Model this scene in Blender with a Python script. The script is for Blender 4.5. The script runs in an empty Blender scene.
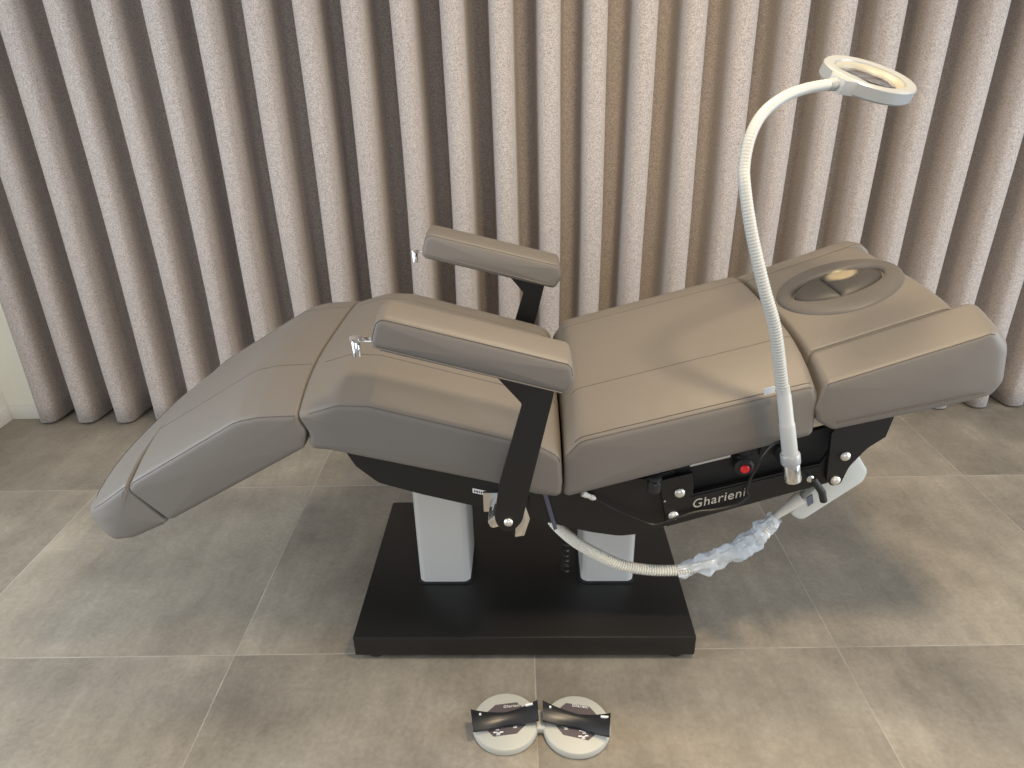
import bpy, bmesh, math, random
from mathutils import Vector, Matrix, noise

random.seed(7)
scene = bpy.context.scene
col = scene.collection
PI = math.pi

# ------------------------------------------------------------------ camera
def make_camera():
    f_px, pitch, yaw, roll, h = 686.413, 0.44359, -0.012956, 0.0237215, 1.5
    fw = Vector((math.sin(yaw)*math.cos(pitch), math.cos(yaw)*math.cos(pitch), -math.sin(pitch)))
    r = Vector((math.cos(yaw), -math.sin(yaw), 0))
    d = fw.cross(r)
    r2 = math.cos(roll)*r + math.sin(roll)*d
    d2 = -math.sin(roll)*r + math.cos(roll)*d
    cam = bpy.data.cameras.new('camera')
    cam.sensor_fit = 'HORIZONTAL'
    cam.sensor_width = 36.0
    cam.lens = f_px*36.0/1024.0
    cam.clip_start = 0.05
    o = bpy.data.objects.new('camera', cam)
    up, back = -d2, -fw
    o.matrix_world = Matrix(((r2.x, up.x, back.x, 0), (r2.y, up.y, back.y, 0), (r2.z, up.z, back.z, h), (0, 0, 0, 1)))
    col.objects.link(o)
    scene.camera = o
make_camera()

# ------------------------------------------------------------------ world and lights
w = bpy.data.worlds.new('world')
scene.world = w
w.use_nodes = True
bg = w.node_tree.nodes['Background']
bg.inputs[0].default_value = (0.95, 0.96, 1.0, 1)
bg.inputs[1].default_value = 0.38

def area(name, loc, target, sx, sy, power, colour, spread=180):
    l = bpy.data.lights.new(name, 'AREA')
    l.shape = 'RECTANGLE'; l.size = sx; l.size_y = sy
    l.energy = power; l.color = colour; l.spread = math.radians(spread)
    o = bpy.data.objects.new(name, l)
    o.location = loc
    o.rotation_euler = (Vector(target)-Vector(loc)).to_track_quat('-Z', 'Y').to_euler()
    col.objects.link(o)
    return o
# tall daylight windows on both sides of the room, then an added frontal fill
area('window_or_fill_light', (-2.65, 0.95, 1.45), (-0.6, 2.4, 1.1), 1.8, 2.3, 78, (0.84, 0.92, 1.0))
area('window_or_fill_light', (3.5, 0.5, 1.45), (0.6, 1.5, 1.1), 2.4, 2.3, 112, (0.84, 0.92, 1.0))
area('window_or_fill_light', (0.0, -2.6, 1.5), (0.0, 2.0, 0.9), 3.0, 2.0, 26, (0.93, 0.96, 1.0))  # unseen fill light added behind the camera, not a window
# warm ceiling spots above the chair
area('ceiling_light', (0.66, 0.86, 2.5), (0.62, 1.05, 0), 0.20, 0.20, 23, (1.0, 0.79, 0.52), 150)
area('ceiling_light', (0.45, 1.78, 2.9), (0.45, 1.70, 0), 0.32, 0.32, 20, (1.0, 0.79, 0.50), 150)

scene.view_settings.view_transform = 'Standard'
scene.view_settings.look = 'None'
scene.view_settings.gamma = 1.0
scene.view_settings.use_curve_mapping = False
scene.view_settings.exposure = 0.0

# ------------------------------------------------------------------ materials
def new_mat(name):
    m = bpy.data.materials.new(name)
    m.use_nodes = True
    nt = m.node_tree
    return m, nt, nt.nodes['Principled BSDF']

def link(nt, a, b): nt.links.new(a, b)

def mat(name, colour, rough=0.5, metal=0.0, bump=0.0, scale=200.0, vary=0.0, vscale=8.0, coat=0.0, trans=0.0, sheen=0.0):
    m, nt, b = new_mat(name)
    b.inputs['Base Color'].default_value = (*colour, 1)
    b.inputs['Roughness'].default_value = rough
    b.inputs['Metallic'].default_value = metal
    b.inputs['Coat Weight'].default_value = coat
    b.inputs['Transmission Weight'].default_value = trans
    b.inputs['Sheen Weight'].default_value = sheen
    tc = nt.nodes.new('ShaderNodeTexCoord')
    if bump:
        n = nt.nodes.new('ShaderNodeTexNoise'); n.inputs['Scale'].default_value = scale; n.inputs['Detail'].default_value = 3
        bp = nt.nodes.new('ShaderNodeBump'); bp.inputs['Strength'].default_value = bump; bp.inputs['Distance'].default_value = 0.002
        link(nt, tc.outputs['Object'], n.inputs['Vector']); link(nt, n.outputs['Fac'], bp.inputs['Height']); link(nt, bp.outputs['Normal'], b.inputs['Normal'])
    if vary:
        n = nt.nodes.new('ShaderNodeTexNoise'); n.inputs['Scale'].default_value = vscale; n.inputs['Detail'].default_value = 4
        mx = nt.nodes.new('ShaderNodeMix'); mx.data_type = 'RGBA'
        mx.inputs[6].default_value = (*[c*(1-vary) for c in colour], 1)
        mx.inputs[7].default_value = (*[min(1, c*(1+vary)) for c in colour], 1)
        link(nt, tc.outputs['Object'], n.inputs['Vector']); link(nt, n.outputs['Fac'], mx.inputs[0]); link(nt, mx.outputs[2], b.inputs['Base Color'])
    return m

M = {}
def leather(name, colour):
    m, nt, b = new_mat(name)
    b.inputs['Roughness'].default_value = 0.48
    b.inputs['Specular IOR Level'].default_value = 0.35
    tc = nt.nodes.new('ShaderNodeTexCoord')
    n = nt.nodes.new('ShaderNodeTexNoise'); n.inputs['Scale'].default_value = 3.0; n.inputs['Detail'].default_value = 4
    mx = nt.nodes.new('ShaderNodeMix'); mx.data_type = 'RGBA'
    mx.inputs[6].default_value = (*[c*0.95 for c in colour], 1); mx.inputs[7].default_value = (*[c*1.05 for c in colour], 1)
    link(nt, tc.outputs['Object'], n.inputs['Vector']); link(nt, n.outputs['Fac'], mx.inputs[0]); link(nt, mx.outputs[2], b.inputs['Base Color'])
    v = nt.nodes.new('ShaderNodeTexVoronoi'); v.inputs['Scale'].default_value = 420
    n2 = nt.nodes.new('ShaderNodeTexNoise'); n2.inputs['Scale'].default_value = 9.0; n2.inputs['Detail'].default_value = 3
    b1 = nt.nodes.new('ShaderNodeBump'); b1.inputs['Strength'].default_value = 0.12; b1.inputs['Distance'].default_value = 0.001
    b2 = nt.nodes.new('ShaderNodeBump'); b2.inputs['Strength'].default_value = 0.22; b2.inputs['Distance'].default_value = 0.012
    link(nt, tc.outputs['Object'], v.inputs['Vector']); link(nt, tc.outputs['Object'], n2.inputs['Vector'])
    link(nt, v.outputs['Distance'], b1.inputs['Height']); link(nt, n2.outputs['Fac'], b2.inputs['Height'])
    link(nt, b2.outputs['Normal'], b1.inputs['Normal']); link(nt, b1.outputs['Normal'], b.inputs['Normal'])
    return m
M['leather'] = leather('taupe_leather', (0.166, 0.149, 0.131))
M['dark_leather'] = leather('charcoal_leather', (0.055, 0.052, 0.050))
M['ring_leather'] = leather('shaded_grey_brown_leather', (0.105, 0.097, 0.090))  # grey-brown leather with some of the lamp ring's shadow put into its colour
def stitch_mat():
    m, nt, b = new_mat('seam_thread')
    b.inputs['Roughness'].default_value = 0.8
    tc = nt.nodes.new('ShaderNodeTexCoord')
    dt = nt.nodes.new('ShaderNodeVectorMath'); dt.operation = 'DOT_PRODUCT'; dt.inputs[1].default_value = (170, 170, 60)
    fr = nt.nodes.new('ShaderNodeMath'); fr.operation = 'FRACT'
    gt = nt.nodes.new('ShaderNodeMath'); gt.operation = 'GREATER_THAN'; gt.inputs[1].default_value = 0.62
    mx = nt.nodes.new('ShaderNodeMix'); mx.data_type = 'RGBA'
    mx.inputs[6].default_value = (0.045, 0.037, 0.031, 1); mx.inputs[7].default_value = (0.17, 0.145, 0.12, 1)
    link(nt, tc.outputs['Object'], dt.inputs[0]); link(nt, dt.outputs['Value'], fr.inputs[0]); link(nt, fr.outputs[0], gt.inputs[0])
    link(nt, gt.outputs[0], mx.inputs[0]); link(nt, mx.outputs[2], b.inputs['Base Color'])
    return m
M['stitch'] = stitch_mat()
M['black'] = mat('black_steel', (0.0085, 0.0080, 0.0075), 0.42, 0.0, 0.10, 500)
M['base_black'] = mat('black_powder_coat', (0.0075, 0.0070, 0.0065), 0.40, 0.0, 0.15, 600)
M['rubber'] = mat('black_rubber', (0.012, 0.012, 0.012), 0.6)
M['alu'] = mat('satin_aluminium_paint', (0.60, 0.595, 0.565), 0.38, 0.15, 0.05, 300)
M['chrome'] = mat('polished_chrome', (0.85, 0.85, 0.84), 0.12, 1.0)
M['nickel'] = mat('brushed_nickel_cap', (0.78, 0.76, 0.70), 0.30, 0.7)
M['white'] = mat('white_plastic', (0.44, 0.45, 0.44), 0.38)
M['white_tube'] = mat('white_ribbed_sleeve', (0.42, 0.43, 0.41), 0.45)
M['lamp_grey'] = mat('pale_silver_plastic', (0.34, 0.355, 0.36), 0.33, 0.1)
M['ring_inner'] = mat('frosted_ring_diffuser', (0.33, 0.315, 0.26), 0.4)
M['cream'] = mat('cream_hose_plastic', (0.68, 0.66, 0.58), 0.45)
M['pale_grey'] = mat('pale_grey_plastic', (0.60, 0.60, 0.55), 0.42)
M['pedal_grey'] = mat('warm_grey_pedal_plastic', (0.47, 0.46, 0.40), 0.5, vary=0.04)
M['pedal_panel'] = mat('plum_grey_label', (0.10, 0.08, 0.085), 0.5)
M['rocker'] = mat('charcoal_rocker_plastic', (0.016, 0.017, 0.020), 0.33)
M['print'] = mat('white_print', (0.80, 0.80, 0.78), 0.5)
M['red'] = mat('red_button_plastic', (0.75, 0.02, 0.03), 0.35)
M['cable'] = mat('black_cable', (0.010, 0.010, 0.010), 0.45)
M['strap'] = mat('slate_strap', (0.09, 0.09, 0.13), 0.6)
M['grey_label'] = mat('slate_label', (0.12, 0.13, 0.17), 0.5)
M['letters'] = mat('silver_lettering', (0.70, 0.68, 0.62), 0.3, 0.6)

def glass_mat():
    m, nt, b = new_mat('clear_lens_glass')
    b.inputs['Base Color'].default_value = (0.97, 0.98, 0.98, 1)
    b.inputs['Roughness'].default_value = 0.03
    b.inputs['Transmission Weight'].default_value = 1.0
    b.inputs['IOR'].default_value = 1.35
    return m
M['glass'] = glass_mat()
def film_mat():
    m, nt, b = new_mat('crumpled_clear_film')
    b.inputs['Base Color'].default_value = (0.74, 0.80, 0.86, 1)
    b.inputs['Roughness'].default_value = 0.22
    b.inputs['Alpha'].default_value = 0.72
    b.inputs['Transmission Weight'].default_value = 0.15
    return m
M['film'] = film_mat()

def floor_mat():
    m, nt, b = new_mat('concrete_look_tiles')
    T, OX, OY, G = 0.84244, -1.65828, 1.41282, 0.0016
    tc = nt.nodes.new('ShaderNodeTexCoord')
    sep = nt.nodes.new('ShaderNodeSeparateXYZ'); link(nt, tc.outputs['Object'], sep.inputs[0])
    def mth(op, a, bb=None, clamp=False):
        n = nt.nodes.new('ShaderNodeMath'); n.operation = op; n.use_clamp = clamp
        for i, x in enumerate((a, bb)):
            if x is None: continue
            if isinstance(x, (int, float)): n.inputs[i].default_value = x
            else: link(nt, x, n.inputs[i])
        return n.outputs[0]
    cells, dist = [], []
    for k, off in ((0, OX), (1, OY)):
        s = mth('DIVIDE', mth('SUBTRACT', sep.outputs[k], off-20*T), T)
        fr = mth('FRACT', s)
        cells.append(mth('FLOOR', s))
        dist.append(mth('MULTIPLY', mth('MINIMUM', fr, mth('SUBTRACT', 1.0, fr)), T))
    d = mth('MINIMUM', dist[0], dist[1])
    grout = mth('SUBTRACT', 1.0, mth('DIVIDE', mth('SUBTRACT', d, G*0.55), G, True), True)
    cid = mth('ADD', mth('MULTIPLY', cells[0], 7.31), mth('MULTIPLY', cells[1], 3.17))
    comb = nt.nodes.new('ShaderNodeCombineXYZ'); link(nt, cid, comb.inputs[2])
    vec = nt.nodes.new('ShaderNodeVectorMath'); vec.operation = 'ADD'
    link(nt, tc.outputs['Object'], vec.inputs[0]); link(nt, comb.outputs[0], vec.inputs[1])
    def noi(sc, det, rough, vsrc=None, scale=None):
        n = nt.nodes.new('ShaderNodeTexNoise'); n.inputs['Scale'].default_value = sc; n.inputs['Detail'].default_value = det; n.inputs['Roughness'].default_value = rough
        link(nt, vsrc or vec.outputs[0], n.inputs['Vector']); return n.outputs['Fac']
    ramp = nt.nodes.new('ShaderNodeValToRGB'); link(nt, noi(2.3, 8, 0.62), ramp.inputs[0])
    ramp.color_ramp.elements[0].position = 0.30; ramp.color_ramp.elements[0].color = (0.172, 0.150, 0.118, 1)
    ramp.color_ramp.elements[1].position = 0.72; ramp.color_ramp.elements[1].color = (0.370, 0.325, 0.258, 1)
    e = ramp.color_ramp.elements.new(0.5); e.color = (0.262, 0.229, 0.181, 1)
    mp = nt.nodes.new('ShaderNodeMapping'); mp.inputs['Scale'].default_value = (14, 1.6, 1); mp.inputs['Rotation'].default_value = (0, 0, 0.5)
    link(nt, vec.outputs[0], mp.inputs['Vector'])
    r2 = nt.nodes.new('ShaderNodeValToRGB'); link(nt, noi(1.6, 5, 0.6, mp.outputs[0]), r2.inputs[0])
    r2.color_ramp.elements[0].position = 0.42; r2.color_ramp.elements[0].color = (0.945, 0.945, 0.945, 1)
    r2.color_ramp.elements[1].position = 0.72; r2.color_ramp.elements[1].color = (1.075, 1.075, 1.075, 1)
    r3 = nt.nodes.new('ShaderNodeValToRGB'); link(nt, noi(70, 4, 0.7), r3.inputs[0])
    r3.color_ramp.elements[0].position = 0.3; r3.color_ramp.elements[0].color = (0.86, 0.86, 0.86, 1)
    r3.color_ramp.elements[1].position = 0.7; r3.color_ramp.elements[1].color = (1.12, 1.12, 1.12, 1)
    def mul(a, bb):
        n = nt.nodes.new('ShaderNodeMix'); n.data_type = 'RGBA'; n.blend_type = 'MULTIPLY'; n.inputs[0].default_value = 1
        link(nt, a, n.inputs[6]); link(nt, bb, n.inputs[7]); return n.outputs[2]
    base = mul(mul(ramp.outputs[0], r2.outputs[0]), r3.outputs[0])
    # grout is pale and uneven
    gm = mth('MULTIPLY', grout, mth('MULTIPLY', mth('SUBTRACT', noi(5, 4, 0.6, tc.outputs['Object']), 0.28), 1.5), True)
    mx = nt.nodes.new('ShaderNodeMix'); mx.data_type = 'RGBA'; mx.inputs[7].default_value = (0.52, 0.49, 0.43, 1)
    link(nt, gm, mx.inputs[0]); link(nt, base, mx.inputs[6]); link(nt, mx.outputs[2], b.inputs['Base Color'])
    rr = nt.nodes.new('ShaderNodeMapRange'); link(nt, noi(5, 5, 0.6), rr.inputs[0]); rr.inputs[3].default_value = 0.42; rr.inputs[4].default_value = 0.62
    link(nt, rr.outputs[0], b.inputs['Roughness'])
    bp = nt.nodes.new('ShaderNodeBump'); bp.inputs['Strength'].default_value = 0.25; bp.inputs['Distance'].default_value = 0.002
    link(nt, mth('SUBTRACT', noi(40, 5, 0.6), grout), bp.inputs['Height']); link(nt, bp.outputs['Normal'], b.inputs['Normal'])
    return m
M['floor'] = floor_mat()

def curtain_mat():
    m, nt, b = new_mat('woven_taupe_curtain_cloth')
    b.inputs['Roughness'].default_value = 0.85
    b.inputs['Specular IOR Level'].default_value = 0.2
    b.inputs['Sheen Weight'].default_value = 0.25
    tc = nt.nodes.new('ShaderNodeTexCoord')
    fs = []
    for sc in ((520, 520, 150), (120, 120, 650), (330, 330, 330)):
        mp = nt.nodes.new('ShaderNodeMapping'); mp.inputs['Scale'].default_value = sc
        n = nt.nodes.new('ShaderNodeTexNoise'); n.inputs['Scale'].default_value = 1.0; n.inputs['Detail'].default_value = 2; n.inputs['Roughness'].default_value = 0.7
        link(nt, tc.outputs['Object'], mp.inputs['Vector']); link(nt, mp.outputs[0], n.inputs['Vector']); fs.append(n.outputs['Fac'])
    a = nt.nodes.new('ShaderNodeMath'); a.operation = 'ADD'; link(nt, fs[0], a.inputs[0]); link(nt, fs[1], a.inputs[1])
    a2 = nt.nodes.new('ShaderNodeMath'); a2.operation = 'ADD'; link(nt, a.outputs[0], a2.inputs[0]); link(nt, fs[2], a2.inputs[1])
    a3 = nt.nodes.new('ShaderNodeMath'); a3.operation = 'DIVIDE'; link(nt, a2.outputs[0], a3.inputs[0]); a3.inputs[1].default_value = 3
    r = nt.nodes.new('ShaderNodeValToRGB'); link(nt, a3.outputs[0], r.inputs[0])
    r.color_ramp.elements[0].position = 0.40; r.color_ramp.elements[0].color = (0.220, 0.180, 0.153, 1)
    r.color_ramp.elements[1].position = 0.60; r.color_ramp.elements[1].color = (0.580, 0.522, 0.488, 1)
    link(nt, r.outputs[0], b.inputs['Base Color'])
    bp = nt.nodes.new('ShaderNodeBump'); bp.inputs['Strength'].default_value = 0.3; bp.inputs['Distance'].default_value = 0.002
    link(nt, a3.outputs[0], bp.inputs['Height']); link(nt, bp.outputs['Normal'], b.inputs['Normal'])
    return m
M['curtain'] = curtain_mat()
M['wall'] = mat('cream_wall_paint', (0.76, 0.73, 0.61), 0.8, bump=0.1, scale=120, vary=0.03)
M['wall_white'] = mat('white_wall_paint', (0.78, 0.77, 0.74), 0.8, bump=0.1, scale=120)
M['skirting'] = mat('pale_skirting_tile', (0.70, 0.68, 0.60), 0.45)

# ------------------------------------------------------------------ mesh helpers
class MB:
    """collects shapes, builds them as one mesh object"""
    def __init__(self): self.v = []; self.f = []
    def add(self, verts, faces, mtx=None):
        n = len(self.v)
        for p in verts:
            p = Vector(p); self.v.append(mtx @ p if mtx else p)
        self.f += [tuple(i+n for i in f) for f in faces]
        return self
    def addbm(self, bm, mtx=None):
        bm.verts.index_update()
        vs = [v.co.copy() for v in bm.verts]; fs = [[v.index for v in f.verts] for f in bm.faces]
        bm.free()
        return self.add(vs, fs, mtx)
    def box(self, lo, hi, bevel=0.0, seg=2, mtx=None):
        bm = bmesh.new(); bmesh.ops.create_cube(bm, size=1)
        for v in bm.verts:
            v.co = Vector([lo[i]+(v.co[i]+.5)*(hi[i]-lo[i]) for i in range(3)])
        if bevel: bmesh.ops.bevel(bm, geom=bm.edges[:], offset=bevel, segments=seg, profile=.5, affect='EDGES')
        return self.addbm(bm, mtx)
    def lathe(self, prof, base=(0, 0, 0), axis=(0, 0, 1), seg=24):
        """prof: (radius, height) list along the axis; closed with caps"""
        q = Vector((0, 0, 1)).rotation_difference(Vector(axis).normalized())
        vs, fs = [], []
        for r, h in prof:
            for k in range(seg):
                a = 2*PI*k/seg
                vs.append(Vector(base)+q @ Vector((r*math.cos(a), r*math.sin(a), h)))
        for i in range(len(prof)-1):
            for k in range(seg):
                a, b2 = i*seg+k, i*seg+(k+1) % seg
                fs.append((a, b2, b2+seg, a+seg))
        fs.append(tuple(range(seg-1, -1, -1))); fs.append(tuple(range((len(prof)-1)*seg, len(prof)*seg)))
        return self.add(vs, fs)
    def tube(self, pts, rad, seg=10, caps=True):
        """sweep along pts; rad is a number or a list"""
        pts = [Vector(p) for p in pts]
        n = len(pts); rs = rad if isinstance(rad, (list, tuple)) else [rad]*n
        tang = [((pts[min(i+1, n-1)]-pts[max(i-1, 0)]).normalized()) for i in range(n)]
        up = Vector((0, 0, 1)) if abs(tang[0].z) < .9 else Vector((0, 1, 0))
        nrm = tang[0].cross(up).normalized()
        vs, fs = [], []
        for i in range(n):
            nrm = (nrm-tang[i]*nrm.dot(tang[i])).normalized(); bi = tang[i].cross(nrm)
            for k in range(seg):
                a = 2*PI*k/seg
                vs.append(pts[i]+rs[i]*(math.cos(a)*nrm+math.sin(a)*bi))
        for i in range(n-1):
            for k in range(seg):
                a, b2 = i*seg+k, i*seg+(k+1) % seg
                fs.append((a, b2, b2+seg, a+seg))
        if caps: fs.append(tuple(range(seg-1, -1, -1))); fs.append(tuple(range((n-1)*seg, n*seg)))
        return self.add(vs, fs)
    def prism(self, poly, v0, v1, bevel=0.0, holes=False):
        """polygon in (u,z) extruded from v0 to v1"""
        bm = bmesh.new()
        vs = [bm.verts.new((p[0], v0, p[1])) for p in poly]
        f = bm.faces.new(vs)
        ret = bmesh.ops.extrude_face_region(bm, geom=[f])
        for e in ret['geom']:
            if isinstance(e, bmesh.types.BMVert): e.co.y = v1
        bmesh.ops.recalc_face_normals(bm, faces=bm.faces[:])
        if bevel:
            ed = [e for e in bm.edges if abs(e.verts[0].co.y-e.verts[1].co.y) < 1e-7]
            bmesh.ops.bevel(bm, geom=ed, offset=bevel, segments=2, profile=.5, affect='EDGES')
        return self.addbm(bm)
    def plate(self, poly, z0, z1, bevel=0.0, mtx=None):
        """polygon in (x,y) extruded in z"""
        bm = bmesh.new()
        vs = [bm.verts.new((p[0], p[1], z0)) for p in poly]
        f = bm.faces.new(vs)
        ret = bmesh.ops.extrude_face_region(bm, geom=[f])
        for e in ret['geom']:
            if isinstance(e, bmesh.types.BMVert): e.co.z = z1
        bmesh.ops.recalc_face_normals(bm, faces=bm.faces[:])
        if bevel:
            ed = [e for e in bm.edges if abs(e.verts[0].co.z-z1) < 1e-7 and abs(e.verts[1].co.z-z1) < 1e-7]
            bmesh.ops.bevel(bm, geom=ed, offset=bevel, segments=2, profile=.5, affect='EDGES')
        return self.addbm(bm, mtx)
    def build(self, name, material, parent=None, off=(0, 0, 0), angle=35, smooth=True):
        me = bpy.data.meshes.new(name)
        o3 = Vector(off)
        me.from_pydata([p-o3 for p in self.v], [], self.f)
        bm = bmesh.new(); bm.from_mesh(me)
        bmesh.ops.recalc_face_normals(bm, faces=bm.faces[:])
        bm.to_mesh(me); bm.free()
        me.materials.append(material)
        if smooth:
            me.polygons.foreach_set('use_smooth', [True]*len(me.polygons))
            me.set_sharp_from_angle(angle=math.radians(angle))
        me.update()
        o = bpy.data.objects.new(name, me)
        col.objects.link(o)
        if parent is not None: o.parent = parent
        return o

def empty(name, loc=(0, 0, 0), rz=0.0):
    o = bpy.data.objects.new(name, None)
    o.empty_display_size = 0.1
    o.location = loc; o.rotation_euler = (0, 0, rz)
    col.objects.link(o)
    return o
def tag(o, label=None, cat=None, group=None, kind=None):
    if label: o['label'] = label
    if cat: o['category'] = cat
    if group: o['group'] = group
    if kind: o['kind'] = kind
    return o

def spline(pts, n=10):
    """Catmull-Rom through pts"""
    P = [Vector(p) for p in pts]
    P = [2*P[0]-P[1]]+P+[2*P[-1]-P[-2]]
    out = []
    for i in range(1, len(P)-2):
        for k in range(n):
            t = k/n
            a, b, c, d = P[i-1], P[i], P[i+1], P[i+2]
            out.append(.5*((2*b)+(c-a)*t+(2*a-5*b+4*c-d)*t*t+(3*b-a-3*c+d)*t**3))
    out.append(P[-2].copy())
    return out
def resample(pts, step):
    out = [pts[0].copy()]; acc = 0.0
    for a, b in zip(pts, pts[1:]):
        L = (b-a).length
        if L == 0: continue
        t = step-acc
        while t <= L:
            out.append(a+(b-a)*(t/L)); t += step
        acc = L-(t-step)
    return out

def fillet(poly, step=0.02):
    """closed polygon of (x, y, radius) -> dense closed polyline"""
    out = []
    n = len(poly)
    for i in range(n):
        p0, p1, p2 = Vector(poly[i-1][:2]), Vector(poly[i][:2]), Vector(poly[(i+1) % n][:2])
        r = poly[i][2] if len(poly[i]) > 2 else 0
        a, b = (p0-p1), (p2-p1); la, lb = a.length, b.length; a /= la; b /= lb
        cosv = max(-1, min(1, a.dot(b))); ang = math.acos(cosv)
        if r <= 0 or ang > PI-0.02: out.append(p1); continue
        t = min(r/math.tan(ang/2), .49*la, .49*lb); r = t*math.tan(ang/2)
        bis = (a+b).normalized(); c = p1+bis*(r/math.sin(ang/2))
        s, e = p1+a*t-c, p1+b*t-c
        tot = s.angle_signed(e) if s.length and e.length else 0
        k = max(3, int(abs(tot)/0.16))
        a0 = math.atan2(s.y, s.x); da = math.atan2(s.x*e.y-s.y*e.x, s.dot(e))
        for j in range(k+1):
            an = a0+da*j/k
            out.append(c+Vector((math.cos(an), math.sin(an)))*r)
    dense = []
    for i in range(len(out)):
        a, b = out[i], out[(i+1) % len(out)]
        k = max(1, int((b-a).length/step))
        for j in range(k): dense.append(a+(b-a)*(j/k))
    res = [dense[0]]
    for p in dense[1:]:
        if (p-res[-1]).length > 1e-4: res.append(p)
    if (res[0]-res[-1]).length < 1e-4: res.pop()
    return res
def area2(L): return sum(L[i].x*L[(i+1) % len(L)].y-L[(i+1) % len(L)].x*L[i].y for i in range(len(L)))
def normals2(L):
    n = len(L); out = []
    for i in range(n):
        t = (L[(i+1) % n]-L[i]).normalized()+(L[i]-L[i-1]).normalized()
        if t.length < 1e-6: t = L[(i+1) % n]-L[i]
        t.normalize(); out.append(Vector((t.y, -t.x)))
    return out

class Cushion:
    """upholstered block: side profile in (u,z), from v0 to v1, with soft rims and a crowned top"""
    def __init__(self, poly, v0, v1, r=0.014, crown=0.055, hw=0.37, p=3.0, warp=None, vc=0.0, bulge=0.004):
        self.L = fillet([(a[0], a[1], a[2] if a[2] < 0.009 else max(a[2], r*1.25)) for a in poly])
        if area2(self.L) < 0: self.L.reverse()
        self.N = normals2(self.L)
        n = len(self.L); lab = [1.0 if q.y > 0.7 else (0.0 if q.y < -0.3 else None) for q in self.N]
        self.W = lab[:]
        start = next(i for i in range(n) if lab[i] is not None)
        i = 0
        while i < n:
            a = (start+i) % n
            if lab[a] is None:
                run = [a]; i += 1
                while lab[(start+i) % n] is None: run.append((start+i) % n); i += 1
                w0, w1 = lab[run[0]-1], lab[(run[-1]+1) % n]
                seq = [(run[0]-1) % n]+run+[(run[-1]+1) % n]
                ds = [0.0]
                for sa, sb in zip(seq, seq[1:]): ds.append(ds[-1]+(self.L[sb]-self.L[sa]).length)
                for j, k in enumerate(run):
                    t = ds[j+1]/ds[-1]; self.W[k] = w0+(w1-w0)*t
            else: i += 1
        self.v0, self.v1, self.r, self.crown, self.hw, self.p, self.warp, self.vc, self.bulge = v0, v1, r, crown, hw, p, warp, vc, bulge
    def cz(self, v):
        pw = self.p if v > self.vc else min(self.p, 3.2)
        return self.crown*(1-min(1, abs((v-self.vc)/self.hw))**pw)
    def point(self, i, v, inset, out=0.0):
        q = self.L[i]-self.N[i]*(inset-out); nz = self.W[i]
        P = Vector((q.x, v, q.y+self.cz(v)*nz))
        return self.warp(P) if self.warp else P
    def sections(self):
        r, v0, v1 = self.r, self.v0, self.v1
        S = []
        for k in range(5):
            th = PI/2*k/4
            S.append((v0+r*(1-math.sin(th)), r*(1-math.cos(th))))
        S.reverse()                        # from the flat side (inset r) ... to the rim
        m = 16
        for k in range(1, m): S.append((v0+r+(v1-v0-2*r)*k/m, 0))
        for k in range(5):
            th = PI/2*k/4
            S.append((v1-r*(1-math.sin(th)), r*(1-math.cos(th))))
        return S
    def mesh(self):
        S = self.sections(); n = len(self.L)
        mb = MB(); vs, fs = [], []
        for v, ins in S:
            for i in range(n): vs.append(self.point(i, v, ins))
        for s in range(len(S)-1):
            for i in range(n):
                j = (i+1) % n
                fs.append((s*n+i, s*n+j, (s+1)*n+j, (s+1)*n+i))
        cap0 = list(range(n)); cap1 = list(range((len(S)-1)*n, len(S)*n))
        for cap, sg in ((cap0, -1), (cap1, 1)):
            q0 = sum(((self.L[i]-self.N[i]*self.r) for i in range(n)), Vector((0, 0)))/n
            wm = sum(self.W)/n; v = S[0][0] if sg < 0 else S[-1][0]
            prev = list(cap)
            for sc in (0.85, 0.65, 0.45, 0.22):
                idx = len(vs)
                for i in range(n):
                    q = q0+(self.L[i]-self.N[i]*self.r-q0)*sc; vv = v+sg*self.bulge*(1-sc*sc)
                    P = Vector((q.x, vv, q.y+self.cz(v)*(self.W[i]*sc+wm*(1-sc))))
                    vs.append(self.warp(P) if self.warp else P)
                for i in range(n):
                    j = (i+1) % n
                    fs.append((prev[i], prev[j], idx+j, idx+i))
                prev = list(range(idx, idx+n))
            P = Vector((q0.x, v+sg*self.bulge, q0.y+self.cz(v)*wm))
            vs.append(self.warp(P) if self.warp else P)
            for i in range(n): fs.append((prev[i], prev[(i+1) % n], len(vs)-1))
        return mb.add(vs, fs)
    def rim(self, side, u0, u1, th=0.75, out=0.0002, nz=0.05):
        r = self.r
        v = self.v0+r*(1-math.sin(th)) if side < 0 else self.v1-r*(1-math.sin(th))
        ins = r*(1-math.cos(th))
        ids = [i for i in range(len(self.L)) if self.N[i].y > nz and u0 <= self.L[i].x <= u1]
        ids.sort(key=lambda i: self.L[i].x)
        return [self.point(i, v, ins, out) for i in ids]
    def along(self, v, u0, u1, out=-0.0003, nz=0.05):
        ids = [i for i in range(len(self.L)) if self.N[i].y > nz and u0 <= self.L[i].x <= u1]
        ids.sort(key=lambda i: self.L[i].x)
        return [self.point(i, v, 0, out) for i in ids]
    def across(self, u, va, vb, out=0.0006, n=24):
        ids = [i for i in range(len(self.L)) if self.N[i].y > 0.3]
        i = min(ids, key=lambda k: abs(self.L[k].x-u))
        return [self.point(i, va+(vb-va)*k/n, 0, out) for k in range(n+1)]

def seam(paths, parent, rad=0.0009):
    for p in paths: MB().tube(p, rad, 6).build('seam', M['stitch'], parent)
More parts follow.
